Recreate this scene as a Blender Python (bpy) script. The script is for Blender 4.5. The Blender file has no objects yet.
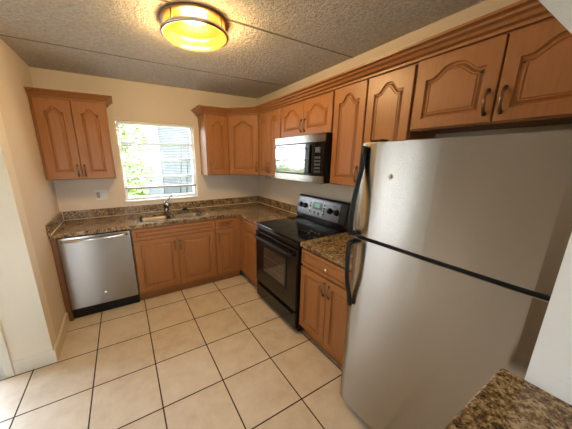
import bpy, bmesh, math, random
from mathutils import Vector, Matrix
PI = math.pi
random.seed(7)
S = bpy.context.scene
COL = S.collection

# ------------------------------------------------------------------ camera, world, sun, exposure
CAM = Vector((-1.8768, -3.4857, 1.6054)); YAW, PITCH, ROLL = .532, -.2479, .0024
FPX, PPX, PPY = 243.93, -18.33, 5.96
cd = bpy.data.cameras.new('camera'); cam = bpy.data.objects.new('camera', cd); COL.objects.link(cam)
fwd = Vector((math.sin(YAW)*math.cos(PITCH), math.cos(YAW)*math.cos(PITCH), math.sin(PITCH)))
rt = Vector((math.cos(YAW), -math.sin(YAW), 0)); up = rt.cross(fwd)
rt, up = math.cos(ROLL)*rt+math.sin(ROLL)*up, -math.sin(ROLL)*rt+math.cos(ROLL)*up
M = Matrix((rt, up, -fwd)).transposed().to_4x4(); M.translation = CAM
cam.matrix_world = M
cd.sensor_fit = 'HORIZONTAL'; cd.sensor_width = 36; cd.lens = FPX/572*36
cd.shift_x = -PPX/572; cd.shift_y = PPY/572; cd.clip_start = .01; cd.clip_end = 200
S.camera = cam

W = bpy.data.worlds.new('sky'); S.world = W; W.use_nodes = True
nt = W.node_tree; nt.nodes.clear()
bg = nt.nodes.new('ShaderNodeBackground'); wo = nt.nodes.new('ShaderNodeOutputWorld')
tc = nt.nodes.new('ShaderNodeTexCoord'); sp = nt.nodes.new('ShaderNodeSeparateXYZ')
rp = nt.nodes.new('ShaderNodeValToRGB')
rp.color_ramp.elements[0].position = 0.0; rp.color_ramp.elements[0].color = (.74, .78, .82, 1)
rp.color_ramp.elements[1].position = .9; rp.color_ramp.elements[1].color = (.62, .78, 1.0, 1)
e = rp.color_ramp.elements.new(.12); e.color = (.86, .93, 1, 1)
nt.links.new(tc.outputs['Generated'], sp.inputs[0]); nt.links.new(sp.outputs['Z'], rp.inputs[0])
nt.links.new(rp.outputs[0], bg.inputs['Color']); nt.links.new(bg.outputs[0], wo.inputs[0])
bg.inputs['Strength'].default_value = 6.0

sd = bpy.data.lights.new('sun', 'SUN'); sd.energy = 7; sd.angle = .01; sd.color = (1, .93, .8)
so = bpy.data.objects.new('sun', sd); COL.objects.link(so)
so.rotation_euler = Vector((-.55, -.45, -1.1)).to_track_quat('-Z', 'Y').to_euler()

def portal(name, loc, rot, sx, sy):      # marks an opening so that the sky's light is sampled through it
    l = bpy.data.lights.new(name, 'AREA'); l.shape = 'RECTANGLE'; l.size = sx; l.size_y = sy
    l.cycles.is_portal = True
    o = bpy.data.objects.new(name, l); COL.objects.link(o); o.location = loc; o.rotation_euler = rot
portal('kitchen_window_sky', (-1.425, .16, 1.56), (-PI/2, 0, 0), .9, .95)
portal('glass_door_sky', (-3.4, -1.02, 1.06), (-PI/2, 0, 0), 1.15, 2.1)
portal('living_window_sky', (-3.31, -7.02, 1.30), (PI/2, 0, 0), .58, 1.6)
portal('added_side_window_sky', (-4.93, -5.45, 1.35), (0, -PI/2, 0), 1.5, .9)
portal('added_front_window_sky', (-1.1, -7.02, 1.30), (PI/2, 0, 0), 1.6, 1.6)

S.view_settings.view_transform = 'Standard'; S.view_settings.look = 'None'
S.view_settings.gamma = 1; S.view_settings.use_curve_mapping = False
S.view_settings.exposure = 1.42

LAMP_GLOW, BULB = .60, 56

# ------------------------------------------------------------------ materials
def mat(name):
    m = bpy.data.materials.new(name); m.use_nodes = True
    return m, m.node_tree, m.node_tree.nodes['Principled BSDF']
def N(t, k, **kw):
    n = t.nodes.new(k)
    for a, b in kw.items(): setattr(n, a, b)
    return n
def ramp(t, fac, stops):
    r = N(t, 'ShaderNodeValToRGB'); cr = r.color_ramp
    while len(cr.elements) < len(stops): cr.elements.new(.5)
    for el, (p, c) in zip(cr.elements, stops): el.position = p; el.color = (*c, 1)
    t.links.new(fac, r.inputs[0]); return r.outputs[0]
def noise(t, scale, detail=3, rough=.5, stretch=None, coord='Object'):
    c = N(t, 'ShaderNodeTexCoord'); n = N(t, 'ShaderNodeTexNoise')
    n.inputs['Scale'].default_value = scale; n.inputs['Detail'].default_value = detail; n.inputs['Roughness'].default_value = rough
    v = c.outputs[coord]
    if stretch:
        mp = N(t, 'ShaderNodeMapping'); mp.inputs['Scale'].default_value = stretch; t.links.new(v, mp.inputs[0]); v = mp.outputs[0]
    t.links.new(v, n.inputs['Vector']); return n.outputs['Fac']
def bump(t, b, h, strength, dist=.01):
    n = N(t, 'ShaderNodeBump'); n.inputs['Strength'].default_value = strength; n.inputs['Distance'].default_value = dist
    t.links.new(h, n.inputs['Height']); t.links.new(n.outputs[0], b.inputs['Normal'])
def plain(name, col, rough=.5, metal=0., spec=.5, var=.06, vs=6, emit=None, es=0, coat=0):
    m, t, b = mat(name)
    f = noise(t, vs); lo = tuple(c*(1-var) for c in col); hi = tuple(min(1, c*(1+var)) for c in col)
    t.links.new(ramp(t, f, [(.3, lo), (.7, hi)]), b.inputs['Base Color'])
    b.inputs['Roughness'].default_value = rough; b.inputs['Metallic'].default_value = metal
    b.inputs['Specular IOR Level'].default_value = spec; b.inputs['Coat Weight'].default_value = coat
    if emit: b.inputs['Emission Color'].default_value = (*emit, 1); b.inputs['Emission Strength'].default_value = es
    return m
def wood(name, c, rough=.38):
    m, t, b = mat(name)
    f = noise(t, 9, 5, .6, (6, 6, .55)); f2 = noise(t, 60, 3, .6, (5, 5, .3))
    mx = N(t, 'ShaderNodeMath', operation='MULTIPLY_ADD'); t.links.new(f2, mx.inputs[0]); mx.inputs[1].default_value = .35; t.links.new(f, mx.inputs[2])
    t.links.new(ramp(t, mx.outputs[0], [(.35, tuple(x*.80 for x in c)), (.62, c), (.95, tuple(min(1, x*1.13) for x in c))]), b.inputs['Base Color'])
    b.inputs['Roughness'].default_value = rough; bump(t, b, f2, .04, .002)
    return m
def wall_mat(name, c, bs=.25):
    m, t, b = mat(name)
    f = noise(t, 2.2, 3)
    t.links.new(ramp(t, f, [(.3, tuple(x*.95 for x in c)), (.7, c)]), b.inputs['Base Color'])
    b.inputs['Roughness'].default_value = .75; b.inputs['Specular IOR Level'].default_value = .25
    bump(t, b, noise(t, 55, 4, .6), bs, .006); return m
def granite(name):
    m, t, b = mat(name)
    c = N(t, 'ShaderNodeTexCoord')
    f = noise(t, 52, 6, .72); f2 = noise(t, 130, 3, .6); f3 = noise(t, 14, 3, .5)
    a = N(t, 'ShaderNodeMath', operation='MULTIPLY_ADD'); t.links.new(f2, a.inputs[0]); a.inputs[1].default_value = .45; t.links.new(f, a.inputs[2])
    a2 = N(t, 'ShaderNodeMath', operation='MULTIPLY_ADD'); t.links.new(f3, a2.inputs[0]); a2.inputs[1].default_value = .35; t.links.new(a.outputs[0], a2.inputs[2])
    t.links.new(ramp(t, a2.outputs[0], [(.70, (.010, .006, .003)), (.80, (.075, .042, .016)), (.90, (.22, .135, .055)), (1.0, (.44, .32, .18))]), b.inputs['Base Color'])
    for el in (): pass
    b.inputs['Roughness'].default_value = .16; return m
AROT = .25
def brushed(name, c, rough=.3, stretch=(1, 1, 220), aniso=0.0):
    m, t, b = mat(name)
    f = noise(t, 3, 3, .6, stretch)
    t.links.new(ramp(t, f, [(.3, tuple(x*.985 for x in c)), (.7, c)]), b.inputs['Base Color'])
    b.inputs['Metallic'].default_value = 1
    r = N(t, 'ShaderNodeMapRange'); r.inputs['To Min'].default_value = rough*.98; r.inputs['To Max'].default_value = rough*1.02
    t.links.new(f, r.inputs['Value']); t.links.new(r.outputs[0], b.inputs['Roughness'])
    b.inputs['Anisotropic'].default_value = aniso; b.inputs['Anisotropic Rotation'].default_value = AROT
    if aniso:
        tg = N(t, 'ShaderNodeTangent', direction_type='RADIAL', axis='Z'); t.links.new(tg.outputs[0], b.inputs['Tangent'])
    return m
def glass_pane(name, tint=(1, 1, 1), refl=.10):
    m = bpy.data.materials.new(name); m.use_nodes = True; t = m.node_tree; t.nodes.clear()
    o = N(t, 'ShaderNodeOutputMaterial'); mx = N(t, 'ShaderNodeMixShader'); tr = N(t, 'ShaderNodeBsdfTransparent'); gl = N(t, 'ShaderNodeBsdfGlossy')
    tr.inputs[0].default_value = (*tint, 1); gl.inputs['Roughness'].default_value = .02
    fr = N(t, 'ShaderNodeFresnel'); fr.inputs[0].default_value = 1.45
    ge = N(t, 'ShaderNodeNewGeometry'); iv = N(t, 'ShaderNodeMath', operation='SUBTRACT'); iv.inputs[0].default_value = 1; t.links.new(ge.outputs['Backfacing'], iv.inputs[1])
    ml = N(t, 'ShaderNodeMath', operation='MULTIPLY'); t.links.new(fr.outputs[0], ml.inputs[0]); t.links.new(iv.outputs[0], ml.inputs[1])
    t.links.new(ml.outputs[0], mx.inputs[0]); t.links.new(tr.outputs[0], mx.inputs[1]); t.links.new(gl.outputs[0], mx.inputs[2]); t.links.new(mx.outputs[0], o.inputs[0])
    return m
def tile_mat(t0x, t0y, size, mortar):
    m, t, b = mat('ceramic_floor_tile')
    c = N(t, 'ShaderNodeTexCoord'); s = N(t, 'ShaderNodeSeparateXYZ'); t.links.new(c.outputs['Object'], s.inputs[0])
    ds = []; ids = []
    for ax, o0 in (('X', t0x), ('Y', t0y)):
        a = N(t, 'ShaderNodeMath', operation='SUBTRACT'); t.links.new(s.outputs[ax], a.inputs[0]); a.inputs[1].default_value = o0
        d = N(t, 'ShaderNodeMath', operation='DIVIDE'); t.links.new(a.outputs[0], d.inputs[0]); d.inputs[1].default_value = size
        fl = N(t, 'ShaderNodeMath', operation='FLOOR'); t.links.new(d.outputs[0], fl.inputs[0]); ids.append(fl.outputs[0])
        p = N(t, 'ShaderNodeMath', operation='PINGPONG'); t.links.new(d.outputs[0], p.inputs[0]); p.inputs[1].default_value = .5
        ds.append(p.outputs[0])
    mn = N(t, 'ShaderNodeMath', operation='MINIMUM'); t.links.new(ds[0], mn.inputs[0]); t.links.new(ds[1], mn.inputs[1])
    mr = N(t, 'ShaderNodeMapRange'); mr.inputs['From Min'].default_value = mortar/size*.8; mr.inputs['From Max'].default_value = mortar/size*1.15
    t.links.new(mn.outputs[0], mr.inputs['Value'])
    cmb = N(t, 'ShaderNodeCombineXYZ'); t.links.new(ids[0], cmb.inputs[0]); t.links.new(ids[1], cmb.inputs[1])
    wn = N(t, 'ShaderNodeTexWhiteNoise'); t.links.new(cmb.outputs[0], wn.inputs['Vector'])
    f = noise(t, 7, 6, .65)
    ad = N(t, 'ShaderNodeMath', operation='MULTIPLY_ADD'); t.links.new(wn.outputs['Value'], ad.inputs[0]); ad.inputs[1].default_value = .12; t.links.new(f, ad.inputs[2])
    tcol = ramp(t, ad.outputs[0], [(.33, TILE[0]), (.55, TILE[1]), (.75, TILE[2])])
    mix = N(t, 'ShaderNodeMix', data_type='RGBA'); t.links.new(mr.outputs[0], mix.inputs[0])
    mix.inputs[6].default_value = (.035, .020, .012, 1); t.links.new(tcol, mix.inputs[7])
    t.links.new(mix.outputs[2], b.inputs['Base Color'])
    rr = N(t, 'ShaderNodeMapRange'); rr.inputs['To Min'].default_value = .8; rr.inputs['To Max'].default_value = .30
    t.links.new(mr.outputs[0], rr.inputs['Value']); t.links.new(rr.outputs[0], b.inputs['Roughness'])
    b.inputs['Specular IOR Level'].default_value = .45
    hh = N(t, 'ShaderNodeMath', operation='MULTIPLY_ADD'); t.links.new(noise(t, 26, 4, .6), hh.inputs[0]); hh.inputs[1].default_value = .22; t.links.new(mr.outputs[0], hh.inputs[2])
    bump(t, b, hh.outputs[0], .35, .004)
    return m
TILE = [(.63, .54, .42), (.73, .64, .515), (.79, .71, .60)]
WOOD = wood('honey_maple', (.34, .143, .046))
WOODIN = wood('cabinet_side_maple', (.315, .133, .043), .45)
WALL = wall_mat('cream_wall_paint', (.76, .665, .54))
WALLW = wall_mat('white_wall_paint', (.84, .835, .82), .5)
TRIMW = plain('white_trim_paint', (.80, .77, .68), .4, var=.02)
GRAN = granite('brown_granite')
STEEL = brushed('brushed_stainless_steel', (.34, .32, .295), .23, aniso=.95)
STEELF = brushed('fridge_stainless_steel', (.41, .38, .345), .27, (1, 1, 160), .95)
SINKST = plain('satin_sink_steel', (.24, .235, .23), .36, 1, var=.03)
NICKEL = plain('dark_chrome', (.33, .33, .33), .16, 1, var=.02)
CHROME = plain('chrome', (.75, .75, .75), .12, 1, var=.02)
BRONZE = plain('antique_bronze', (.24, .17, .11), .32, 1, var=.2, vs=60)
DARKF = plain('dark_bronze', (.02, .014, .01), .35, .6, var=.1)
BLACK = plain('black_enamel', (.006, .006, .0065), .2, var=.1)
BLACKM = plain('black_plastic', (.006, .006, .0065), .42, var=.1, spec=.3)
BGLASS = plain('black_glass', (.004, .004, .0045), .05, var=.02, spec=.3)
MWGLASS = plain('mirror_dark_glass', (.36, .36, .34), .06, .85, var=.02)
PANELST = brushed('control_panel_steel', (.12, .12, .125), .25)
PLAST = plain('ivory_plastic', (.80, .77, .70), .4, var=.02)
WHITEPL = plain('white_vinyl', (.84, .84, .82), .4, var=.02)
ALU = plain('white_aluminium', (.78, .80, .80), .35, var=.02)
CAULK = plain('white_caulk', (.78, .70, .58), .6)
GLASS = glass_pane('clear_glass')
OVENGL = plain('smoked_oven_glass', (.05, .042, .034), .07, var=.3, vs=3, spec=.8, coat=.5)
GREEN = plain('green_display', (.05, .12, .06), .3, emit=(.25, .8, .4), es=.10)
GREY = plain('grey_legend_print', (.4, .4, .4), .5)

# ------------------------------------------------------------------ helpers
class MB:
    def __init__(s): s.bm = bmesh.new()
    def _take(s, b, smooth=False, mi=0):
        mp = {}
        for v in b.verts: mp[v] = s.bm.verts.new(v.co)
        for f in b.faces:
            try: nf = s.bm.faces.new([mp[v] for v in f.verts])
            except ValueError: continue
            nf.smooth = smooth or f.smooth; nf.material_index = mi
        b.free(); return s
    def box(s, x0, x1, y0, y1, z0, z1, bev=.0, seg=2, mi=0):
        b = bmesh.new()
        r = bmesh.ops.create_cube(b, size=1)
        for v in b.verts:
            v.co = Vector(((x0+x1)/2+v.co.x*(x1-x0), (y0+y1)/2+v.co.y*(y1-y0), (z0+z1)/2+v.co.z*(z1-z0)))
        if bev: bmesh.ops.bevel(b, geom=b.edges[:], offset=bev, segments=seg, affect='EDGES', profile=.5)
        return s._take(b, mi=mi)
    def prism(s, poly, ax, a0, a1, bev=0, smooth=False, mi=0):
        # extrude a 2D polygon along axis ax; poly coords are the two other axes in xyz order
        b = bmesh.new()
        def P(p, a): q = list(p); q.insert('xyz'.index(ax), a); return Vector(q)
        A = [b.verts.new(P(p, a0)) for p in poly]; B = [b.verts.new(P(p, a1)) for p in poly]; n = len(poly)
        b.faces.new(A); b.faces.new(B[::-1])
        for i in range(n): b.faces.new((A[i], B[i], B[(i+1) % n], A[(i+1) % n]))
        bmesh.ops.recalc_face_normals(b, faces=b.faces[:])
        if bev: bmesh.ops.bevel(b, geom=b.edges[:], offset=bev, segments=2, affect='EDGES', profile=.5)
        return s._take(b, smooth, mi)
    def tube(s, pts, r, n=10, closed=False, flat=1.0, mi=0):
        pts = [Vector(p) for p in pts]; m = len(pts); rs = r if isinstance(r, (list, tuple)) else [r]*m
        b = bmesh.new(); rings = []; ref = None
        for i, p in enumerate(pts):
            d = (pts[(i+1) % m]-pts[i-1]) if closed else (pts[min(i+1, m-1)]-pts[max(i-1, 0)])
            d.normalize()
            if ref is None:
                ref = Vector((0, 0, 1)) if abs(d.z) < .9 else Vector((1, 0, 0))
            u = (ref-d*ref.dot(d)).normalized(); w = d.cross(u); ref = u
            rings.append([b.verts.new(p+(u*math.cos(2*PI*k/n)+w*math.sin(2*PI*k/n)*flat)*rs[i]) for k in range(n)])
        for i in range(m if closed else m-1):
            A, B = rings[i], rings[(i+1) % m]
            for k in range(n): b.faces.new((A[k], A[(k+1) % n], B[(k+1) % n], B[k])).smooth = True
        if not closed: b.faces.new(rings[0][::-1]); b.faces.new(rings[-1])
        bmesh.ops.recalc_face_normals(b, faces=b.faces[:])
        return s._take(b, mi=mi)
    def lathe(s, prof, c=(0, 0, 0), n=48, ax='z', smooth=True, mi=0):
        b = bmesh.new(); rings = []; c = Vector(c)
        def P(r, h, a):
            x, y = r*math.cos(a), r*math.sin(a)
            return c+Vector({'z': (x, y, h), 'y': (x, h, y), 'x': (h, x, y)}[ax])
        for r, h in prof:
            rings.append([b.verts.new(P(r, h, 0))] if r < 1e-6 else [b.verts.new(P(r, h, 2*PI*k/n)) for k in range(n)])
        for A, B in zip(rings, rings[1:]):
            for k in range(n):
                k2 = (k+1) % n
                if len(A) == 1 and len(B) == 1: continue
                if len(A) == 1: f = (A[0], B[k], B[k2])
                elif len(B) == 1: f = (A[k], A[k2], B[0])
                else: f = (A[k], A[k2], B[k2], B[k])
                b.faces.new(f).smooth = smooth
        bmesh.ops.recalc_face_normals(b, faces=b.faces[:])
        return s._take(b, mi=mi)
    def quad(s, pts, mi=0):
        f = s.bm.faces.new([s.bm.verts.new(p) for p in pts]); f.material_index = mi; return s
    def build(s, name, m, parent=None, loc=None):
        me = bpy.data.meshes.new(name); s.bm.to_mesh(me); s.bm.free()
        for x in (m if isinstance(m, (list, tuple)) else [m]): me.materials.append(x)
        o = bpy.data.objects.new(name, me); COL.objects.link(o)
        if parent: o.parent = parent
        if loc: o.location = loc
        return o
def tag(o, label=None, cat=None, group=None, kind=None):
    for k, v in (('label', label), ('category', cat), ('group', group), ('kind', kind)):
        if v: o[k] = v
    return o
def thing(name, label, cat, loc=(0, 0, 0), rz=0, group=None):
    o = bpy.data.objects.new(name, None); COL.objects.link(o); o.location = loc; o.rotation_euler = (0, 0, rz)
    o.empty_display_size = .1
    return tag(o, label, cat, group)
def struct(mb, name, m, parent=None):
    o = mb.build(name, m, parent)
    if not parent: o['kind'] = 'structure'
    return o
def slab(us, vs, holes, w0, w1, ax, bev=None, mb=None):
    """slab of rectangular cells with some cells left out; ax is the thickness axis"""
    b = bmesh.new(); V = {}
    def P(u, v, w): q = [u, v]; q.insert('xyz'.index(ax), w); return tuple(q)
    def vert(i, j, k):
        if (i, j, k) not in V: V[(i, j, k)] = b.verts.new(P(us[i], vs[j], (w0, w1)[k]))
        return V[(i, j, k)]
    nu, nv = len(us)-1, len(vs)-1
    full = lambda i, j: 0 <= i < nu and 0 <= j < nv and (i, j) not in holes
    for i in range(nu):
        for j in range(nv):
            if not full(i, j): continue
            for k in (0, 1): b.faces.new([vert(i, j, k), vert(i+1, j, k), vert(i+1, j+1, k), vert(i, j+1, k)])
            for di, dj, A, B in ((-1, 0, (i, j), (i, j+1)), (1, 0, (i+1, j), (i+1, j+1)), (0, -1, (i, j), (i+1, j)), (0, 1, (i, j+1), (i+1, j+1))):
                if not full(i+di, j+dj): b.faces.new([vert(*A, 0), vert(*B, 0), vert(*B, 1), vert(*A, 1)])
    bmesh.ops.recalc_face_normals(b, faces=b.faces[:])
    if bev:
        es = [e for e in b.edges if e.is_manifold and e.calc_face_angle(0) > 1 and bev[1](e.verts[0].co) and bev[1](e.verts[1].co)]
        bmesh.ops.bevel(b, geom=es, offset=bev[0], segments=3, affect='EDGES', profile=.5)
    return (mb or MB())._take(b)
def offset_loop(L, d):
    n = len(L); out = []
    for i in range(n):
        p0, p1, p2 = Vector(L[i-1]), Vector(L[i]), Vector(L[(i+1) % n])
        a = (p1-p0).normalized(); c = (p2-p1).normalized()
        na, nc = Vector((-a.y, a.x)), Vector((-c.y, c.x))
        m = na+nc; m.normalize(); k = max(.35, m.dot(na)); out.append(tuple(p1+m*(d/k)))
    return out
PROFILE = [(0, 0), (.002, .008), (.005, .011), (.010, .0115), (.014, .009), (.022, .0015), (.025, .0015), (.0265, .005), (.0295, .005), (.033, .0005)]
def panel_door(w, h, stile=.055, arch=0., th=.02, prof=PROFILE, rail=None):
    """raised-panel door: lower left corner at the origin, back at y=0, front at y=-th"""
    b = bmesh.new(); rail = rail or stile
    x0, x1, z0, z1 = stile, w-stile, rail, h-rail-arch
    inner = [(x0, z0), (x1, z0), (x1, z1)]; outer = [(0, 0), (w, 0), (w, h)]
    if arch:
        n = 26; c, hf = (x0+x1)/2, (x1-x0)/2
        for k in range(1, n):
            x = x1+(x0-x1)*k/n; tt = abs(x-c)/hf/(.80 if w > .36 else .70)
            uu = min(1, max(0, 1-tt)*1.5)
            z = z1+(arch*(.5*(.5+.5*math.cos(PI*tt))**.7+.5*uu*uu*(3-2*uu)) if tt < 1 else 0)
            inner.append((x, z)); outer.append((x, h))
    inner.append((x0, z1)); outer.append((0, h))
    e = .003; n = len(inner)
    def ring(L, y): return [b.verts.new((x, y, z)) for x, z in L]
    oin = [(min(max(x, e), w-e), min(max(z, e), h-e)) for x, z in outer]
    rings = [ring(outer, 0), ring(outer, -th+e), ring(oin, -th)]
    for d, dep in prof: rings.append(ring(offset_loop(inner, d), -th+dep))
    for A, B in zip(rings, rings[1:]):
        for i in range(n): b.faces.new((A[i], A[(i+1) % n], B[(i+1) % n], B[i]))
    b.faces.new(rings[-1]); b.faces.new(rings[0][::-1])
    bmesh.ops.recalc_face_normals(b, faces=b.faces[:])
    return MB()._take(b)
def pull_mb(L=.105, rise=.026, r=.0048):
    mb = MB(); pts = []
    for k in range(15):
        t = k/14; pts.append((0, -rise*math.sin(PI*t)**.6-.001, (t-.5)*L))
    mb.tube(pts, [r*(1.0+.35*math.cos(2*PI*k/14)**2) for k in range(15)], 10, flat=1.35)
    for s in (-1, 1): mb.box(-.007, .007, -.006, 0, s*L/2-.009, s*L/2+.009, .0015, mi=1)
    return mb
def add_pull(door, x, z, y=-.02, horiz=False, L=.105):
    o = pull_mb(L).build('handle', [BRONZE, DARKF], door, (x, y, z))
    if horiz: o.rotation_euler = (0, PI/2, 0)
    return o
def add_door(parent, x, z, w, h, y, arch=0., stile=.055, pull=None, m=None, name='door', rail=None, prof=PROFILE):
    d = panel_door(w, h, stile, arch, prof=prof, rail=rail).build(name, m or WOOD, parent, (x, y, z))
    if pull: add_pull(d, pull[0]*w if abs(pull[0]) <= 1 and pull[0] > .5 else pull[0], pull[1])
    return d
def sweep(path, prof, lift=None):
    b = bmesh.new(); n = len(path); rings = []
    for i, p in enumerate(path):
        p = Vector(p); ds = []
        if i > 0: ds.append((p-Vector(path[i-1])).normalized())
        if i < n-1: ds.append((Vector(path[i+1])-p).normalized())
        ns = [Vector((d.y, -d.x)) for d in ds]
        m = sum(ns, Vector((0, 0))).normalized(); k = m.dot(ns[0])
        rings.append([b.verts.new((p.x+m.x*o/k, p.y+m.y*o/k, z+(lift[i] if lift else 0))) for o, z in prof])
    q = len(prof)
    for A, B in zip(rings, rings[1:]):
        for k in range(q): b.faces.new((A[k], A[(k+1) % q], B[(k+1) % q], B[k]))
    b.faces.new(rings[0]); b.faces.new(rings[-1][::-1])
    bmesh.ops.recalc_face_normals(b, faces=b.faces[:])
    return MB()._take(b)

# ------------------------------------------------------------------ room shell
H = 2.469; L = 2.529; YP = -3.358; XJ = -.848; ZH = 1.779
FX0, FX1, FY0 = -4.9, 0.0, -7.0
WX0, WX1, WZ0, WZ1 = -1.870, -.982, 1.087, 2.036
TILEM = tile_mat(-2.2451, -1.2144, .4155, .0045)
struct(slab([FX0, -L-.12, FX1], [FY0, -1.19, 0], {(0, 1)}, -.12, 0, 'z'), 'floor', TILEM)
# popcorn ceiling
m, t, b = mat('popcorn_ceiling')
pf = noise(t, 42, 4, .7); pv = noise(t, 95, 2, .6)
pm = N(t, 'ShaderNodeMath', operation='MULTIPLY_ADD'); t.links.new(pv, pm.inputs[0]); pm.inputs[1].default_value = .5; t.links.new(pf, pm.inputs[2])
t.links.new(ramp(t, pm.outputs[0], [(.55, (.60, .57, .525)), (.95, (.86, .83, .79))]), b.inputs['Base Color'])
b.inputs['Roughness'].default_value = .9; b.inputs['Specular IOR Level'].default_value = .1
bump(t, b, pm.outputs[0], 1.0, .03)
CEIL = m
struct(slab([FX0-.12, -L-.12, FX1+.15], [FY0-.15, -1.05, .15], {(0, 1)}, H, H+.2, 'z'), 'ceiling', CEIL)
SEAM = plain('ceiling_joint_tape', (.30, .26, .215), .9)
for i, y in enumerate((-1.775, -.755)):
    struct(MB().box(-L+.004 if y > -1.19 else FX0+.01, -.004, y-.006, y+.006, H-.004, H-.0005), 'trim_%d' % (i+1), SEAM)
struct(slab([-L-.14, WX0, WX1, .15], [-.12, WZ0, WZ1, H], {(1, 1)}, .0, .15, 'y'), 'wall_back', WALL)
struct(MB().box(0, .15, FY0-.15, 0, -.12, H), 'wall_right', WALL)
struct(MB().box(-L-.12, -L, -1.0499, 0, -.12, H), 'wall_left', WALL)
# wall with the sliding glass door, left of the kitchen
DX0, DX1, DZ1 = -3.95, -2.817, 2.08
struct(slab([FX0-.12, DX0, DX1, -L], [-.12, 0, DZ1, H], {(1, 1)}, -1.19, -1.05, 'y'), 'wall_outer', wall_mat('daylit_cream_paint', (.85, .80, .69)))  # cream lightened: daylight on this wall is put into its colour
struct(slab([FY0-.15, -5.9, -5.0, -1.19], [-.12, .6, 2.1, H], {(1, 1)}, FX0-.12, FX0, 'x'), 'wall_side', wall_mat('tan_wall_paint', (.42, .32, .22)))
struct(slab([FX0, -3.6, -3.02, -1.9, -.3, FX1], [-.12, .5, 2.1, H], {(1, 1), (3, 1)}, FY0-.15, FY0, 'y'), 'wall_front', wall_mat('brown_wall_paint', (.36, .27, .18)))
# pass-through wall: jamb beside the fridge, half wall under the bar, header above
struct(slab([-2.46, XJ, -.001], [0, .88, ZH, H], {(0, 1)}, YP-.14, YP, 'y'), 'wall_passthrough', WALLW)
# baseboards and casing
def bb(name, ax, poly, a0, a1): struct(MB().prism(poly, ax, a0, a1), name, TRIMW)
bb('baseboard_left', 'y', [(-L+.0005, 0), (-L+.014, 0), (-L+.014, .098), (-L+.006, .113), (-L+.0005, .113)], -1.204, -.625)
bb('baseboard_outer', 'x', [(-1.1905, 0), (-1.204, 0), (-1.204, .098), (-1.196, .113), (-1.1905, .113)], -2.7645, -L+.0004)
struct(MB().box(-2.816, -2.766, -1.212, -1.1905, 0, 2.17, .004), 'trim_3', TRIMW)
struct(MB().box(DX0-.1, -2.817, -1.212, -1.1905, DZ1-.005, 2.17, .004), 'trim_4', TRIMW)

# kitchen window: awning sashes, sill, then the mini blind
w1 = bpy.data.objects.new('window_1', None); COL.objects.link(w1); w1['kind'] = 'structure'
yo = .075
struct(slab([WX0+.001, WX0+.034, WX1-.034, WX1-.001], [WZ0+.001, WZ0+.035, WZ1-.03, WZ1-.001], {(1, 1)}, yo-.02, yo+.045, 'y'), 'window_frame', ALU, w1)
RAILM = plain('backlit_aluminium', (.36, .34, .31), .4)  # darker than the white frame, so the rails look backlit
zs = [WZ0+.035, 1.236, 1.376, 1.585, 1.785, WZ1-.03]
for z in zs[1:-1]: struct(MB().box(WX0+.034, WX1-.034, yo-.012, yo+.03, z-.013, z+.013, .003), 'sash_rail', RAILM, w1)
for za, zb in zip(zs, zs[1:]): struct(MB().box(WX0+.035, WX1-.035, yo+.005, yo+.009, za+.012, zb-.012), 'window_pane', GLASS, w1)
struct(MB().box(WX0-.015, WX1+.015, -.018, yo-.021, WZ0-.016, WZ0+.004, .004), 'window_sill', TRIMW, w1)
bl = thing('window_blind', 'white mini blind with open slats hanging in the window over the sink', 'blind', (-1.426, .022, 1.24))
hw = (WX1-WX0)/2-.006
MB().box(-hw, hw, -.016, .016, .762, .793, .003).build('headrail', WHITEPL, bl)
sm = MB()
for k in range(37):
    z = .02+k*.0202; a = math.radians(-5)
    for q in (0,):
        y0, z0, y1, z1 = -.0125*math.cos(a), z-.0125*math.sin(a), .0125*math.cos(a), z+.0125*math.sin(a)
        xs = hw-.004
        sm.prism([(y0, z0), (0, z+.0016), (y1, z1), (y1, z1+.0006), (0, z+.0024), (y0, z0+.0006)], 'x', -xs, xs)
sm.build('slats', WHITEPL, bl)
MB().box(-hw+.002, hw-.002, -.014, .014, -.006, .012, .003).build('bottom_rail', plain('backlit_bottom_rail', (.42, .33, .22), .5), bl)  # tan holds the backlit shade of the rail
for x in (-.34, 0, .34): MB().tube([(x, -.0135, .76), (x, -.0135, .01)], .0008, 6).build('ladder_cord', WHITEPL, bl)
MB().tube([(-.36, -.022, .755), (-.352, -.024, .37)], .0035, 8).build('tilt_wand', plain('clear_grey_wand', (.35, .4, .4), .2), bl)

# sliding glass door at the left
d1 = bpy.data.objects.new('door_1', None); COL.objects.link(d1); d1['kind'] = 'structure'
struct(slab([DX0+.002, DX0+.05, DX1-.05, DX1-.002], [.0, .03, DZ1-.06, DZ1-.002], {(1, 1)}, -1.17, -1.07, 'y'), 'door_frame', ALU, d1)
mid = (DX0+DX1)/2
for i, (a, c, y) in enumerate(((DX0+.052, mid+.03, -1.10), (mid-.03, DX1-.052, -1.14))):
    f = struct(slab([a, a+.06, c-.06, c], [.031, .11, DZ1-.13, DZ1-.062], {(1, 1)}, y-.015, y+.015, 'y'), 'door_panel', ALU, d1)
    struct(MB().box(a+.061, c-.061, y-.003, y+.003, .111, DZ1-.131), 'door_pane', GLASS, f)
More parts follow.
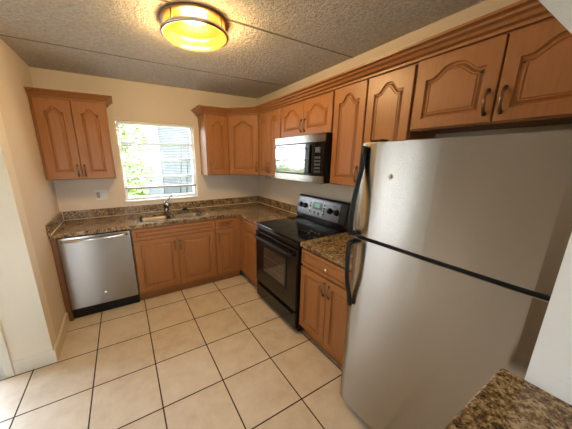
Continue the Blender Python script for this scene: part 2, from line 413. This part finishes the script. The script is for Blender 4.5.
# living room window behind the camera
w2 = bpy.data.objects.new('window_2', None); COL.objects.link(w2); w2['kind'] = 'structure'
struct(slab([-3.599, -3.55, -3.07, -3.021], [.501, .55, 2.05, 2.099], {(1, 1)}, FY0-.1, FY0-.05, 'y'), 'window_frame', ALU, w2)
struct(MB().box(-3.549, -3.071, FY0-.08, FY0-.075, .551, 2.049), 'window_pane', GLASS, w2)
w3 = bpy.data.objects.new('added_window_3', None); COL.objects.link(w3); w3['kind'] = 'structure'  # unseen window added to bring more daylight in from the side
struct(slab([-5.899, -5.85, -5.05, -5.001], [.601, .65, 2.05, 2.099], {(1, 1)}, FX0-.09, FX0-.04, 'x'), 'window_frame', ALU, w3)
struct(MB().box(FX0-.07, FX0-.065, -5.849, -5.051, .651, 2.049), 'window_pane', GLASS, w3)
w4 = bpy.data.objects.new('added_window_4', None); COL.objects.link(w4); w4['kind'] = 'structure'  # unseen window added so daylight reaches the stub wall at left
struct(slab([-1.899, -1.85, -.35, -.301], [.501, .55, 2.05, 2.099], {(1, 1)}, FY0-.1, FY0-.05, 'y'), 'window_frame', ALU, w4)
struct(MB().box(-1.849, -.351, FY0-.08, FY0-.075, .551, 2.049), 'window_pane', GLASS, w4)

# ------------------------------------------------------------------ outdoors
GRASS = plain('lawn', (.10, .14, .05), .9, var=.4, vs=3)
PAVE = plain('patio_concrete', (.32, .32, .32), .8, var=.15, vs=4)
struct(MB().box(-30, 30, .16, 40, -.35, -.2), 'ground', GRASS)
struct(MB().box(-7.95, -L-.13, -1.04, 2.4, -.2, -.03), 'patio', PAVE)
struct(MB().box(-30, 30, -40, FY0-.16, -.35, -.2), 'ground_front', GRASS)
struct(MB().box(-30, FX0-.13, FY0-.15, .15, -.35, -.201), 'ground_side', GRASS)
m, t, b = mat('lap_siding')
c = N(t, 'ShaderNodeTexCoord'); wv = N(t, 'ShaderNodeTexWave', wave_type='BANDS', bands_direction='Z', wave_profile='SAW'); wv.inputs['Scale'].default_value = 2.2
t.links.new(c.outputs['Object'], wv.inputs[0]); bump(t, b, wv.outputs['Fac'], .8, .03)
b.inputs['Base Color'].default_value = (.095, .10, .10, 1)
SIDING = m
hs = thing('neighbour_house', 'pale grey house seen outside through the window blind', 'house', (0, 4.6, -.2))
MB().box(-1.25, 4, .1, 2.5, 0, 3.4).build('wall', SIDING, hs)
MB().box(-1.25, -.82, .0, .099, 0, 3.4, .004).build('corner_post', plain('pale_corner_board', (.12, .125, .125)), hs)
MB().box(-.80, -.42, .06, .099, 0, 3.4).build('shutter', plain('grey_shutter', (.055, .062, .066)), hs)
rb = MB()
for k in range(14): rb.tube([(-.36+k*.20, .085, .3), (-.16+k*.20+.12, .085, 3.3)], .018, 6)
rb.build('slanted_ribs', plain('grey_rib', (.07, .075, .075)), hs)
gw = MB().box(-8.2, -8.0, -4, 5, -.199, 2.6, .01).build('added_bounce_wall', plain('bounce_wall_white', (.40, .40, .40), .8))  # unseen wall added to brighten the glass door's reflection in the fridge
tag(gw, 'plain pale wall added outside beyond the sliding glass door to brighten its reflection', 'wall')
LEAF = [plain('yellow_green_leaf', (.14, .185, .025), .6, var=.35, vs=5), plain('deep_leaf', (.12, .22, .04), .6, var=.35, vs=5)]  # leaf base colours: yellow-green for tree and hedge, green for shrub
BARK = plain('bark', (.10, .07, .045), .9, var=.3)
def bush(name, label, cat, loc, rx, ry, rz, n, m, trunk, seed, group=None):
    R = random.Random(seed); o = thing(name, label, cat, loc, 0, group)
    mb = MB()
    for _ in range(n):
        v = Vector((R.gauss(0, 1), R.gauss(0, 1), R.gauss(0, 1))).normalized()*(R.random()**.33)*(1+.15*math.sin(7*R.random()))
        p = Vector((v.x*rx, v.y*ry, trunk+rz+v.z*rz))
        a = Vector((R.gauss(0, 1), R.gauss(0, 1), R.gauss(0, .6))).normalized(); c2 = a.cross(Vector((R.gauss(0, 1), R.gauss(0, 1), R.gauss(0, 1)))).normalized()
        s = R.uniform(.05, .10)
        mb.quad([p-a*s, p+c2*s*.45, p+a*s, p-c2*s*.45])
    mb.build('foliage', m, o)
    MB().tube([(0, 0, -.02), (.02, .01, trunk*.6), (0, 0, trunk+rz)], [.07, .055, .03], 8).build('trunk', BARK, o)
bush('garden_tree', 'green leafy tree at the left outside the kitchen window', 'tree', (-1.85, 3.4, -.2), .62, .55, 1.15, 1400, LEAF[0], .5, 1)
for i, (x, y) in enumerate(((-3.3, 3.2), (-4.75, 3.3), (-6.2, 3.2))):
    bush('hedge_bush', 'yellow green hedge bush outside, reflected in the microwave door', 'bush', (x, y, -.2), .62, .5, .85, 1500, LEAF[0], .12, 10+i, 'hedge bushes outside the window')
bush('patio_shrub', 'dark green shrub outside the sliding glass door', 'bush', (-7.2, .4, -.03), .5, .5, .6, 700, LEAF[1], .1, 31)

# ------------------------------------------------------------------ base cabinets
ZT = .9235; ZC = .884; YD = -.61; TK = -.56
def toe(mb, x0, x1): mb.box(x0, x1, TK, -.02, 0, .1)
def base_cabinet(label, loc, rz, w, fronts, extra=None):
    """local x along the wall, front at -y. fronts: (name, x0, z0, w, h, pull)"""
    o = thing('base_cabinet', label, 'cabinet', loc, rz)
    mb = MB()
    if extra == 'open':
        for a, c in ((.001, .019), (w-.019, w-.001)): mb.box(a, c, YD+.018, -.003, .1, ZC-.001)
        mb.box(.001, w-.001, YD, YD+.0175, .1, ZC-.001); mb.box(.0195, w-.0195, YD+.018, -.003, .1, .118); mb.box(.0195, w-.0195, -.012, -.003, .1185, ZC-.001)
    else: mb.box(.001, w-.001, YD, -.003, .1, ZC-.001)
    mb.build('body', WOOD, o)
    MB().box(.001, w-.001, TK, TK+.02, 0, .0995).build('toe_kick', WOODIN, o)
    for nm, x, z, ww, hh, pull in fronts:
        dr = nm == 'drawer'
        fl = nm != 'door'
        d = add_door(o, x, z, ww, hh, YD-.0005, 0, .024 if fl else .055, None, None, nm, None, [(a*.7, q) for a, q in PROFILE] if fl else PROFILE)
        if pull == 'knob':
            MB().lathe([(0, -.032), (.010, -.031), (.014, -.025), (.012, -.018), (.006, -.012), (.006, 0)], (ww/2, -.0195, hh/2), 20, 'y').build('knob', CHROME, d)
        elif pull == 'drawer_pull': add_pull(d, ww/2, hh/2, horiz=True, L=.075)
        elif pull: add_pull(d, pull[0], pull[1], L=pull[2] if len(pull) > 2 else .1)
    return o
# sink cabinet
sx0, sx1 = -1.870, -.960; sw = sx1-sx0
base_cabinet('wooden sink base cabinet with two panel doors under the window, right of the dishwasher', (sx0, 0, 0), 0, sw,
    [('false_drawer_front', .012, .748, sw-.018, .118, None), ('door', .012, .128, sw/2-.014, .605, (sw/2-.04, .50)), ('door', sw/2+.003, .128, sw/2-.010, .605, (.026, .50))], 'open')
nx0, nx1 = -.959, -.6105
base_cabinet('narrow wooden base cabinet with small drawer in the corner beside the sink cabinet', (nx0, 0, 0), 0, nx1-nx0,
    [('drawer', .010, .748, .248, .118, 'drawer_pull'), ('door', .010, .128, .248, .605, (.028, .51))])
base_cabinet('narrow wooden base cabinet left of the black range', (0, -.6112, 0), -PI/2, .556,
    [('drawer', .15, .748, .395, .118, None), ('door', .15, .128, .395, .605, (.365, .50))])
rw = .650
base_cabinet('wooden base cabinet with wide drawer and two doors between range and fridge', (0, -1.938, 0), -PI/2, rw-.004,
    [('drawer', .006, .728, rw-.016, .135, 'knob'), ('door', .006, .118, rw/2-.011, .59, (rw/2-.035, .50)), ('door', rw/2-.001, .118, rw/2-.011, .59, (.026, .50))])
PANELW = wood('shaded_filler_panel', (.20, .095, .045), .5)  # wood darkened: the shade on the panel is put into its colour
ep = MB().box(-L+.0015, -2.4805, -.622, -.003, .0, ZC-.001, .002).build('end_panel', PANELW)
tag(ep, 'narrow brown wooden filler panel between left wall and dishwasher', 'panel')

# ------------------------------------------------------------------ countertops
hx0, hx1, hy0, hy1 = -1.775, -1.03, -.535, -.125
def counter_bev(fy, fx):
    return lambda co: (co.y < fy+.001 and co.x < fx+.001) or (abs(co.x-fx) < .001 and co.y < fy+.001)
ct = thing('countertop', 'L-shaped brown speckled granite countertop with sink along window and corner', 'countertop', (0, 0, ZC))
xs = [-L+.0015, hx0, hx1, -.645, -.0015]; ys = [-1.166, -.645, hy0, hy1, -.0015]
holes = {(0, 0), (1, 0), (2, 0), (1, 2)}
s1 = slab(xs, ys, holes, .0, ZT-ZC, 'z', (.006, lambda c: (abs(c.y+.645) < .002 and c.x < -.64) or (abs(c.x+.645) < .002 and c.y < -.64)))
s1.build('slab', GRAN, ct)
zt = ZT-ZC; bh = .098
MB().box(-L+.0225, -.0225, -.0215, -.0015, zt+.0005, zt+bh, .002).build('backsplash', GRAN, ct)
MB().box(-L+.0015, -L+.022, -.66, -.0015, zt+.0005, zt+bh, .002).build('backsplash', GRAN, ct)
MB().box(-.022, -.0015, -1.166, -.0015, zt+.0005, zt+bh, .002).build('backsplash', GRAN, ct)
cb = MB().tube([(-L+.025, -.64, zt+.001), (-L+.025, -.0245, zt+.001), (-.0245, -.0245, zt+.001), (-.0245, -1.16, zt+.001)], .0035, 6)
cb.tube([(-L+.0235, -.0235, zt+.003), (-L+.0235, -.0235, zt+bh)], .003, 6)
cb.build('caulk_bead', CAULK, ct)
ct2 = slab([-.645, -.0015], [-2.588, -1.937], set(), ZC+.0005, ZT, 'z', (.006, lambda c: abs(c.x+.645) < .002)).build('countertop', GRAN)
tag(ct2, 'short brown granite countertop between black range and refrigerator', 'countertop')
ct3 = slab([-2.45, -.8495], [-3.72, -3.30], set(), .8835, ZT, 'z', (.010, lambda c: c.y > -3.31)).build('bar_counter', GRAN)
tag(ct3, 'brown granite bar top at the lower right corner, nearest the viewer', 'countertop')

# sink, faucet, stopper
sk = thing('kitchen_sink', 'double bowl stainless steel sink set in the counter below the window', 'sink', ((hx0+hx1)/2, (hy0+hy1)/2, ZC))
def bowl(x0, x1, y0, y1, z0, z1):
    b = bmesh.new(); rings = []
    def rr(x0, x1, y0, y1, r, z):
        P = []
        for cx, cy, a0 in ((x1-r, y1-r, 0), (x0+r, y1-r, PI/2), (x0+r, y0+r, PI), (x1-r, y0+r, 1.5*PI)):
            for k in range(7): a = a0+PI/2*k/6; P.append(b.verts.new((cx+r*math.cos(a), cy+r*math.sin(a), z)))
        return P
    for d, z, r in ((-.012, z1, .04), (0, z1, .045), (.004, z1-.004, .045), (.010, z0+.03, .05), (.018, z0+.008, .05), (.045, z0, .05)):
        rings.append(rr(x0+d, x1-d, y0+d, y1-d, r, z))
    for A, B in zip(rings, rings[1:]):
        for i in range(28): b.faces.new((A[i], A[(i+1) % 28], B[(i+1) % 28], B[i])).smooth = True
    b.faces.new(rings[-1])
    bmesh.ops.recalc_face_normals(b, faces=b.faces[:])
    for f in b.faces: pass
    return MB()._take(b)
hwx, hwy = (hx1-hx0)/2, (hy1-hy0)/2
bz = -.0015
bowl(-hwx+.012, -.014, -hwy+.010, hwy-.010, -.19, bz).build('bowl', SINKST, sk)
bowl(.014, hwx-.012, -hwy+.010, hwy-.010, -.19, bz).build('bowl', SINKST, sk)
for x in (-hwx/2, hwx/2): MB().lathe([(0, -.186), (.02, -.186), (.04, -.184), (.045, -.188)], (x, 0, 0), 24).build('drain', CHROME, sk)
MB().box(-.013, .013, -hwy+.012, hwy-.012, bz-.002, .012, .004).build('divider', CHROME, sk)
fa = thing('faucet', 'chrome single lever faucet standing behind the sink', 'faucet', (-1.425, -.075, ZT))
MB().lathe([(0, 0), (.032, 0), (.032, .006), (.028, .012), (.026, .05), (.028, .085), (.026, .115), (.018, .138), (0, .144)], n=28).build('body', NICKEL, fa)
MB().tube([(0, -.01, .06), (0, -.05, .095), (0, -.10, .115), (0, -.15, .115), (0, -.17, .095)], [.016, .0145, .0135, .013, .013], 14).build('spout', NICKEL, fa)
MB().tube([(0, 0, .13), (.025, .0, .158), (.06, .005, .19), (.085, .006, .205)], [.011, .009, .0075, .007], 12).build('lever', NICKEL, fa)
st = MB().lathe([(0, .030), (.006, .030), (.007, .018), (.018, .014), (.038, .006), (.040, 0), (0, 0)], (-1.185, -.065, ZT+.0005), 28).build('sink_stopper', BLACKM)
tag(st, 'small black sink stopper lying on the counter behind the right bowl', 'stopper')

# ------------------------------------------------------------------ dishwasher
dw = thing('dishwasher', 'stainless steel dishwasher under the counter by the left wall', 'dishwasher', (-2.4785, 0, 0))
ww = .605
MB().box(.002, ww-.002, -.60, -.005, .012, ZC-.004).build('tub', BLACKM, dw)
dd = MB().prism([(-.602, .118), (-.630, .118), (-.634, .125), (-.634, .845), (-.630, .872), (-.602, .875)], 'x', .004, ww-.006, .0025).build('door', STEEL, dw)
hp = [(.035+(ww-.07)*k/24, -.640-.040*math.sin(PI*k/24)**.45, .842) for k in range(25)]
MB().tube(hp, .0125, 12, flat=.8).build('handle', CHROME, dd)
MB().lathe([(0, -.004), (.013, -.004), (.015, -.002), (.015, 0)], (.305, -.6345, .24), 28, 'y').build('badge', CHROME, dd)
MB().box(.004, ww-.004, -.588, -.57, 0.0, .112, .003).build('toe_kick', BLACK, dw)

# ------------------------------------------------------------------ range
rg = thing('range', 'black electric range with glass cooktop and raised back control panel', 'range', (0, -1.1695, 0), -PI/2)
rw2 = .763
MB().box(.003, rw2-.003, -.635, -.03, .03, .895, .003).build('body', BLACK, rg)
MB().box(.0, rw2, -.662, -.10, .8965, .924, .006).build('cooktop', BGLASS, rg)
rngm = plain('burner_ring_print', (.05, .05, .05), .12)
for x, y, r in ((.21, -.50, .115), (.56, -.50, .09), (.21, -.24, .08), (.56, -.24, .105)):
    MB().lathe([(r-.004, .0), (r-.004, .0005), (r, .0005), (r, .0)], (x, y, .9242), 48).build('burner', rngm, rg)
bgp = [(-.105, .925), (-.112, .985), (-.075, 1.188), (-.06, 1.200), (-.035, 1.200), (-.022, 1.18), (-.022, .90), (-.09, .90)]
bk = MB().prism(bgp, 'x', .004, rw2-.004, .006).build('backguard', BLACK, rg)
# control panel lies on the slanted face
def on_panel(u, v, out):   # u along x, v 0..1 up the slanted face, out = distance off the face
    p0, p1 = Vector((0, -.112, .985)), Vector((0, -.075, 1.188)); d = p1-p0; nrm = Vector((0, -d.z, d.y)).normalized()
    q = p0+d*v+nrm*out; return Vector((u, q.y, q.z))
def panel_quad(u0, u1, v0, v1, o0, o1):
    mb = MB(); b = bmesh.new()
    P = [on_panel(u, v, o) for o in (o0, o1) for u, v in ((u0, v0), (u1, v0), (u1, v1), (u0, v1))]
    V = [b.verts.new(p) for p in P]
    for f in ((0, 1, 2, 3), (4, 5, 6, 7), (0, 1, 5, 4), (1, 2, 6, 5), (2, 3, 7, 6), (3, 0, 4, 7)): b.faces.new([V[i] for i in f])
    bmesh.ops.recalc_face_normals(b, faces=b.faces[:]); return mb._take(b)
cp = panel_quad(.02, rw2-.09, .05, .93, 0, .003).build('control_panel', PANELST, bk)
panel_quad(.275, .42, .42, .80, .003, .0045).build('display', BLACK, cp)
panel_quad(.305, .385, .52, .72, .0045, .0052).build('clock_screen', GREEN, cp)
for k in range(4): panel_quad(.225, .25, .22+.15*k, .30+.15*k, .003, .005).build('button', GREY if k % 2 else BLACKM, cp)
for k in range(5): panel_quad(.28+.03*k, .30+.03*k, .18, .28, .003, .005).build('button', GREY if k % 2 == 0 else BLACKM, cp)
for k in range(4): panel_quad(.445, .465, .22+.15*k, .30+.15*k, .003, .005).build('button', BLACKM, cp)
for u in (.075, .15, .54, .635):
    c0 = on_panel(u, .5, .004); nn = (on_panel(u, .5, 1)-on_panel(u, .5, 0))
    kb = MB().lathe([(.030, 0), (.030, .004), (.024, .008), (.022, .024), (.019, .027), (0, .027)], n=28)
    ko = kb.build('knob', BLACK, cp, tuple(c0)); ko.rotation_euler = nn.to_track_quat('Z', 'Y').to_euler()
    MB().box(-.004, .004, -.021, .021, .0265, .034, .0015).build('knob_grip', BLACK, ko)
od = MB().box(.006, rw2-.006, -.668, -.638, .245, .845, .005).build('oven_door', BLACK, rg)
wf = slab([.155, .18, rw2-.18, rw2-.155], [.40, .425, .705, .73], {(1, 1)}, -.672, -.6685, 'y').build('window_trim', BLACKM, od)
MB().box(.181, rw2-.181, -.6705, -.6685, .426, .704).build('oven_window', OVENGL, od)
rk = MB()
for z in (.50, .60):
    rk.box(.20, rw2-.20, -.6712, -.6708, z-.002, z+.002)
rk.build('oven_rack', plain('rack_wire', (.20, .17, .14), .3, .5), od)
MB().tube([(.05, -.672, .79), (.055, -.70, .79), (.10, -.712, .79), (rw2-.10, -.712, .79), (rw2-.055, -.70, .79), (rw2-.05, -.672, .79)], .015, 12).build('oven_handle', BLACKM, od)
MB().box(.006, rw2-.006, -.655, -.637, .852, .893, .004).build('vent_trim', BLACK, rg)
dr = MB().box(.006, rw2-.006, -.664, -.637, .055, .235, .006).build('storage_drawer', BLACK, rg)
MB().box(.05, rw2-.05, -.682, -.6645, .195, .222, .006).build('drawer_pull', BLACK, dr)
MB().box(.02, rw2-.02, -.61, -.05, 0, .0295).build('plinth', BLACKM, rg)

# ------------------------------------------------------------------ microwave
mw = thing('microwave', 'over-the-range microwave with stainless trim and mirror-dark door', 'microwave', (0, -1.128, 1.393), -PI/2)
mwd = .772; mh = .423
MB().box(0, mwd, -.378, -.004, .004, mh, .003).build('body', BLACKM, mw)
md = MB().box(.001, .632, -.397, -.379, .068, .352, .002).build('door', BGLASS, mw)
MB().box(.02, .52, -.3985, -.3972, .078, .342, .0004).build('door_window', MWGLASS, md)
MB().box(.575, .60, -.415, -.3975, .085, .335, .006).build('door_handle', BLACK, md)
mp = MB().box(.634, mwd-.001, -.397, -.379, .068, .352, .002).build('control_panel', BGLASS, mw)
MB().box(.66, .725, -.3984, -.3972, .265, .31).build('display', plain('grey_display', (.03, .03, .028), .25), mp)
for r in range(5):
    for c_ in range(3): MB().box(.658+c_*.026, .676+c_*.026, -.3984, -.3972, .095+r*.03, .112+r*.03).build('button', plain('dark_button', (.02, .019, .018), .3) if not (r or c_) else bpy.data.materials['dark_button'], mp)
MB().box(.001, mwd-.001, -.398, -.379, .354, mh, .003).build('top_trim', STEEL, mw)
MB().box(.001, mwd-.001, -.398, -.379, .001, .066, .003).build('bottom_trim', STEEL, mw)
MB().box(.02, mwd-.02, -.36, -.05, 0, .0035).build('vent_grille', BLACK, mw)

# ------------------------------------------------------------------ upper cabinets
ZB, ZTOP, YU = 1.392, 2.150, -.305
def upper(label, loc, rz, w, z0, z1, doors, arch=.055, group=None):
    o = thing('wall_cabinet', label, 'cabinet', loc, rz, group)
    MB().box(.0006, w-.0006, YU, -.003, 0, z1-z0, .0015).build('body', WOODIN, o)
    for x, ww_, pull, st_ in doors:
        d = add_door(o, x, .008, ww_, z1-z0-.024, YU-.0005, arch, st_)
        if pull: add_pull(d, *pull)
    return o
lw = .592; ls = .026; dwid = (lw-ls-.012)/2
lc = upper('two-door wooden wall cabinet on the left, above the dishwasher', (-L+.0015, 0, ZB), 0, lw, ZB, ZTOP+.008,
      [(ls, dwid-.003, (dwid-.030, .085), .065), (ls+dwid+.003, dwid-.003, (.024, .085), .065)], .042)
CROWN = [(0, 2.143), (.018, 2.143), (.018, 2.153), (.010, 2.155), (.012, 2.160), (.032, 2.166), (.038, 2.174), (.031, 2.177), (.035, 2.182), (.056, 2.189), (.060, 2.196), (.053, 2.199), (.058, 2.203), (.080, 2.207), (.082, 2.218), (0, 2.218)]
px_ = -L+.0025; pr = -L+.0015+lw+.0008
cr = sweep([(px_, YU-.0008), (pr, YU-.0008), (pr, -.004)], [(a*.8, 2.1585+(z-2.143)*.75) for a, z in CROWN]).build('crown', WOOD, lc)
cr.location = (L-.0015, 0, -ZB)
# right of the window
ux = -.915
upper('narrow single-door wooden wall cabinet just right of the window', (ux, 0, ZB), 0, .303, ZB, ZTOP, [(.012, .286, (.026, .09), .068)], .045)
# diagonal corner cabinet
dc = thing('wall_cabinet', 'diagonal wooden wall cabinet with one wide door in the corner', 'cabinet', (0, 0, ZB))
MB().prism([(-.003, -.003), (-.6105, -.003), (-.6105, YU), (YU, -.6105), (-.003, -.6105)], 'z', 0, ZTOP-ZB).build('body', WOODIN, dc)
fw_ = .305*math.sqrt(2)
dgo = add_door(dc, 0, 0, fw_-.03, ZTOP-ZB-.024, 0, .055, .065)
dgo.rotation_euler = (0, 0, -PI/4); nv = Vector((-1, -1, 0)).normalized(); tv = Vector((1, -1, 0)).normalized()
dgo.location = Vector((-.6105, YU, .008))+tv*.015+nv*.001
add_pull(dgo, fw_-.058, .10)
uy0 = -.6125
upper('wooden wall cabinet with two narrow doors between corner and microwave', (0, uy0, ZB), -PI/2, 1.125+uy0, ZB, ZTOP,
      [(.012, .24, (.218, .10), .055), (.256, .24, (.022, .10), .055)], .042)
upper('short two-door wooden wall cabinet above the microwave', (0, -1.1262, 1.818), -PI/2, .774, 1.818, ZTOP,
      [(.008, .376, (.350, .088), .055), (.388, .376, (.026, .088), .055)], .05)
upper('tall two-door wooden wall cabinet between microwave and refrigerator', (0, -1.9014, ZB), -PI/2, .651, ZB, ZTOP+.008,
      [(.008, .305, (.278, .09), .055), (.325, .318, (.026, .09), .055)], .055)
upper('short two-door wooden wall cabinet above the refrigerator', (0, -2.5536, 1.770), -PI/2, .803, 1.770, ZTOP+.014,
      [(.008, .384, (.356, .092), .055), (.400, .397, (.026, .092), .055)], .055)
cm = sweep([(ux-.0012, -.004), (ux-.0012, YU-.0008), (-.6105, YU-.0008), (YU-.0008, -.6105), (YU-.0008, -1.9), (YU-.0008, -3.355)], CROWN, [0, 0, 0, 0, .004, .020])
co = cm.build('crown_molding', WOOD)
tag(co, 'long stepped wooden crown molding running above the corner and right-hand cabinets', 'molding')
# cup hooks under the cabinet beside the microwave
for i, (y, pl) in enumerate(((-.75, 'left of three'), (-.846, 'middle of three'), (-.939, 'right of three'))):
    p = [(0, 0, 0), (0, 0, -.012)]+[(0, -.010+.010*math.cos(a), -.022-.010*math.sin(a)) for a in [PI*k/8-.2 for k in range(0, 11)]]
    hk = MB().lathe([(0, -.003), (.008, -.003), (.009, 0), (0, 0)], n=14).tube(p, .0028, 8).build('cup_hook', DARKF, None, (-.290, y, ZB-.0005))
    tag(hk, 'small dark cup hook under the two-door corner-side cabinet, %s' % pl, 'hook', 'cup hooks under the cabinet')

# ------------------------------------------------------------------ refrigerator
fr = thing('refrigerator', 'tall stainless top-freezer refrigerator with black bow handles', 'refrigerator', (0, -2.594, 0), -PI/2)
fwid = .762
MB().box(.006, fwid-.006, -.722, -.03, .035, 1.672, .004).build('body', plain('grey_fridge_side', (.16, .16, .16), .4), fr)
def fdoor(z0, z1):
    a = [(.0, -.728), (.0, -.770), (.004, -.782), (.014, -.790), (.040, -.797), (.10, -.7995), (.38, -.802), (.66, -.7995), (.722, -.797), (.757, -.7935), (fwid-.001, -.788), (fwid-.001, -.728)]
    b = bmesh.new(); n = len(a)
    A = [b.verts.new((x, y, z0)) for x, y in a]; B = [b.verts.new((x, y, z1)) for x, y in a]
    b.faces.new(A); b.faces.new(B[::-1])
    for i in range(n): b.faces.new((A[i], B[i], B[(i+1) % n], A[(i+1) % n]))
    bmesh.ops.recalc_face_normals(b, faces=b.faces[:])
    es = [e for e in b.edges if abs(e.verts[0].co.z-e.verts[1].co.z) < 1e-6]
    bmesh.ops.bevel(b, geom=es, offset=.004, segments=2, affect='EDGES', profile=.5)
    return MB()._take(b)
fz = fdoor(1.199, 1.686).build('freezer_door', STEELF, fr)
fd = fdoor(.062, 1.183).build('fridge_door', STEELF, fr)
MB().box(.003, fwid-.004, -.786, -.728, 1.1840, 1.1980).build('door_gasket', BLACKM, fr)
MB().box(.02, fwid-.02, -.75, -.60, .0, .058, .004).build('toe_grille', plain('dark_grey_grille', (.10, .10, .10), .5), fr)
MB().box(.03, .09, -.76, -.70, 1.6865, 1.700, .003).build('hinge_cover', BLACKM, fr)
hx = .036
def bow(zs_, off):
    return [(hx, -.802-o, z) for z, o in zip(zs_, off)]
hz = [1.668, 1.62, 1.575, 1.53, 1.49, 1.44, 1.39, 1.33, 1.27, 1.215]
ho = [.010, .010, .012, .020, .030, .042, .052, .058, .060, .056]
hf = MB().tube(bow(hz, ho), [.015, .016, .016, .015, .0145, .014, .014, .014, .0145, .015], 12, flat=.75)
hf.tube([(hx, -.80, 1.215), (hx, -.832, 1.215), (hx, -.862, 1.222)], [.015, .014, .013], 12).build('freezer_handle', BLACKM, fz)
hz2 = [1.168, 1.12, 1.06, 1.0, .95, .905, .865, .83, .80, .772]
ho2 = [.056, .060, .060, .056, .050, .040, .028, .018, .012, .010]
hf = MB().tube(bow(hz2, ho2), [.015, .0145, .014, .014, .014, .0145, .015, .016, .017, .017], 12, flat=.75)
hf.tube([(hx, -.80, 1.168), (hx, -.832, 1.168), (hx, -.862, 1.162)], [.015, .014, .013], 12).build('fridge_handle', BLACKM, fd)
MB().lathe([(0, -.002), (.010, -.002), (.012, 0)], (.19, -.8005, 1.525), 24, 'y').build('badge', STEELF, fz)

# ------------------------------------------------------------------ ceiling light
cl = thing('ceiling_light', 'round flush ceiling light with glowing amber glass and metal rings', 'lamp', (-1.345, -1.635, H)); cl.scale = (1.06, 1.06, 1)
m, t, b = mat('amber_lit_glass')
f = noise(t, 5, 2)
t.links.new(ramp(t, f, [(.3, (1, .47, .05)), (.7, (1, .55, .07))]), b.inputs['Emission Color'])
b.inputs['Emission Strength'].default_value = LAMP_GLOW; b.inputs['Base Color'].default_value = (.22, .12, .015, 1); b.inputs['Roughness'].default_value = .15
tr = N(t, 'ShaderNodeBsdfTransparent'); tr.inputs[0].default_value = (1, .74, .38, 1)
mx = N(t, 'ShaderNodeMixShader'); mx.inputs[0].default_value = .36
t.links.new(b.outputs[0], mx.inputs[1]); t.links.new(tr.outputs[0], mx.inputs[2]); t.links.new(mx.outputs[0], t.nodes['Material Output'].inputs[0])
AMBER = m
MB().lathe([(0, -.001), (.205, -.001), (.208, -.008), (.200, -.014), (.188, -.016), (0, -.016)], n=64).build('ceiling_pan', BRONZE, cl)
MB().lathe([(.180, -.017), (.184, -.03), (.186, -.062), (.184, -.066)], n=64).build('glass_drum', AMBER, cl)
MB().lathe([(.184, -.066), (.200, -.064), (.206, -.072), (.203, -.082), (.192, -.086), (.182, -.084)], n=64).build('ring', CHROME, cl)
MB().lathe([(.190, -.087), (.175, -.100), (.145, -.112), (.10, -.121), (.05, -.126), (0, -.1275)], n=64).build('glass_bowl', AMBER, cl)
for k in range(4):
    a = .6+PI/2*k; MB().tube([(.194*math.cos(a), .194*math.sin(a), -.014), (.196*math.cos(a), .196*math.sin(a), -.066)], .004, 8).build('post', BRONZE, cl)

bu = bpy.data.lights.new('bulb', 'POINT'); bu.energy = BULB; bu.color = (1, .88, .70); bu.shadow_soft_size = .09
bo = bpy.data.objects.new('bulb', bu); COL.objects.link(bo); bo.parent = cl; bo.location = (0, 0, -.055)

# ------------------------------------------------------------------ outlet
ol = thing('outlet_plate', 'ivory two-gang switch and outlet plate on the wall under the left cabinet', 'outlet', (-2.118, -.0005, 1.185))
MB().box(-.057, .057, -.006, 0, -.058, .058, .002).build('plate', PLAST, ol)
MB().box(-.046, -.012, -.0085, -.0062, -.035, .035, .001).build('receptacle', plain('tan_receptacle', (.40, .32, .23), .4), ol)
MB().box(.022, .032, -.016, -.0062, -.012, .012, .002).build('switch_toggle', PLAST, ol)
